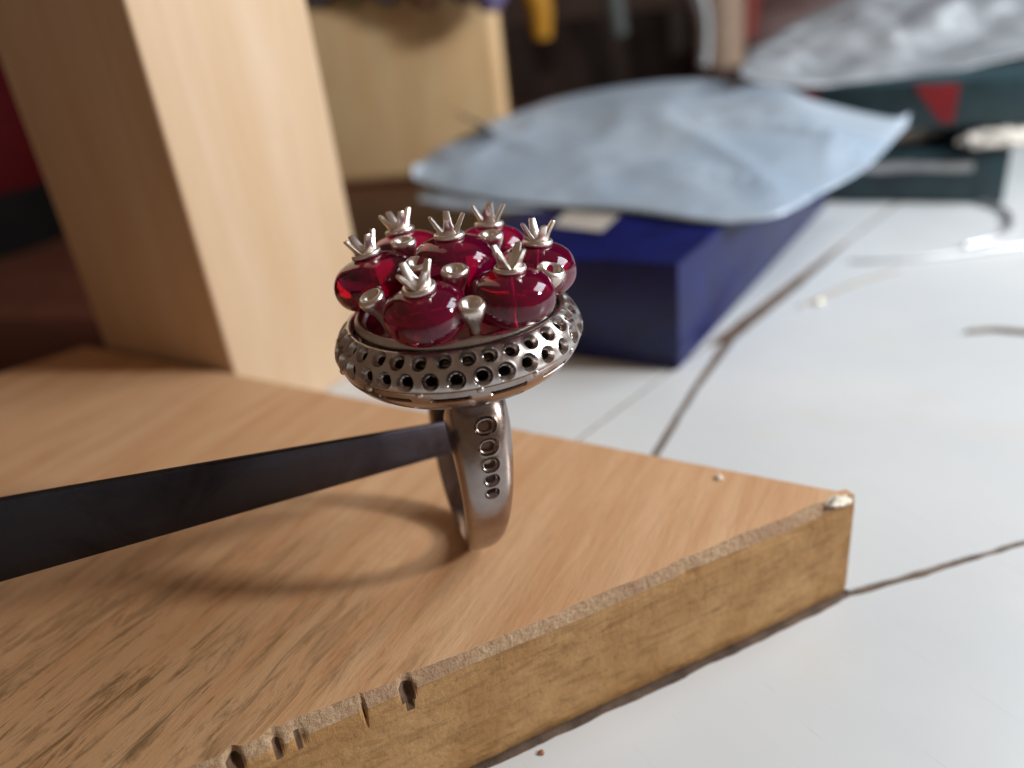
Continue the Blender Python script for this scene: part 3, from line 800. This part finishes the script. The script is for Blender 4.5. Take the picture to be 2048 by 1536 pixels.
# tool rack behind: dark wall board plus tools
M['wall'] = wood('brown_wall', (.055, .030, .022), (.02, .012, .010), (.09, .05, .035), axis='z', stretch=8, scale=.12, rough=.6)
bm = bmesh.new(); prism(bm, [(-80, 74), (110, 74), (110, 76), (-80, 76)], -2, 60)
tag(bm_obj('back_wall', bm, M['wall'], smooth=False), label='dark brown boarded back wall', kind='structure')
rk = onz(1240, 168, 0.0)
M['rack'] = plain('dark_rack', (.035, .022, .018), .6, mottled=.4, nscale=.4, spec=.2)
M['rackred'] = plain('reddish_rack_side', (.14, .045, .022), .5)
rack = empty('tool_rack', (rk.x, 58, .0), label='dark wooden tool rack standing at the back of the bench', cat='tool rack')
bm = bmesh.new(); prism(bm, [(-9.5, 0), (9, 0), (9, 5), (-9.5, 5)], .004, 5.4); bevel(bm, .2); bm_obj('rack_body', bm, M['rack'], rack)
bm = bmesh.new(); prism(bm, [(-10.6, -1), (-9.55, -1), (-9.55, 5), (-10.6, 5)], .004, 12); bevel(bm, .2); bm_obj('side_board', bm, M['rackred'], rack)
def tool(name, a_, b_, Y, w0, w1, mat, label, cat, bend=0):
    p = ony(*a_, Y); q = ony(*b_, Y); mid = (p+q)/2 + Vector((bend, 0, 0))
    bm = bmesh.new(); pts = catmull([p-q, mid-q, Vector((0, 0, 0))], 8); n = len(pts)
    tube(bm, pts, [w0+(w1-w0)*i/(n-1) for i in range(n)], 14)
    o = bm_obj(name, bm, mat); o.location = q; return tag(o, label, cat)
M['orange'] = plain('orange_plastic', (.62, .30, .03), .35)
M['steelb'] = metal('bright_steel', (.75, .82, .88), .22, .1)
M['cream'] = plain('cream_wood', (.45, .33, .25), .5)
M['redh'] = plain('dull_red', (.28, .05, .04), .45)
M['grey'] = plain('grey_green', (.10, .12, .12), .5)
tool('pliers', (1050, -60), (1084, 78), 50, 1.0, .55, M['orange'], 'orange yellow pliers handle hanging in front of the dark rack', 'pliers', .3)
tool('steel_scraper', (1370, -80), (1408, 130), 50, .9, .45, M['steelb'], 'bright curved steel scraper standing left of the cream handle', 'scraper', .5)
tool('hand_tool', (1446, -80), (1452, 132), 52, 1.25, 1.15, M['cream'], 'cream wooden tool handle standing right of the bright blade', 'hand tool')
tool('hand_tool', (1500, -80), (1490, 110), 54, .9, .6, M['redh'], 'dull red tool handle right of the cream wooden handle', 'hand tool')
tool('hand_tool', (1215, -80), (1240, 70), 52, .7, .5, M['grey'], 'grey green file handle in the dark middle of the rack', 'hand tool')
M['mauve'] = plain('mauve_cloth', (.19, .13, .13), .7, mottled=.6, nscale=.5)
pc = ony(1620, 70, 56); crumple('cloth_heap', pc.x, pc.y, pc.z-1, 7, 3.5, 4.2, M['mauve'], 12, 'mauve brown cloth heap behind the clear plastic bag', 'cloth')
# at the left: a black tin with a red stripe
tinp = onz(20, 500, .5); 
tin = empty('black_tin', (tinp.x-3.9, tinp.y+2.2, .5), label='black tin with a dark red band at the left edge behind the beam', cat='tin')
M['black'] = plain('black_tin_paint', (.004, .003, .003), .7, spec=.1)
bm = bmesh.new(); lathe(bm, [(0, 0), (5.5, 0), (5.6, .2), (5.6, 9.6), (5.3, 9.9), (0, 9.9)], 64); bm_obj('body', bm, M['black'], tin)
bm = bmesh.new(); lathe(bm, [(5.605, 2.2), (5.64, 2.25), (5.64, 6.6), (5.605, 6.7)], 64)
for f_ in list(bm.faces):
    c_ = f_.calc_center_median(); a_ = math.degrees(math.atan2(c_.y, c_.x))
    if not (-34 < a_ < -3): bm.faces.remove(f_)
bm_obj('red_band', bm, M['darkred'], tin)
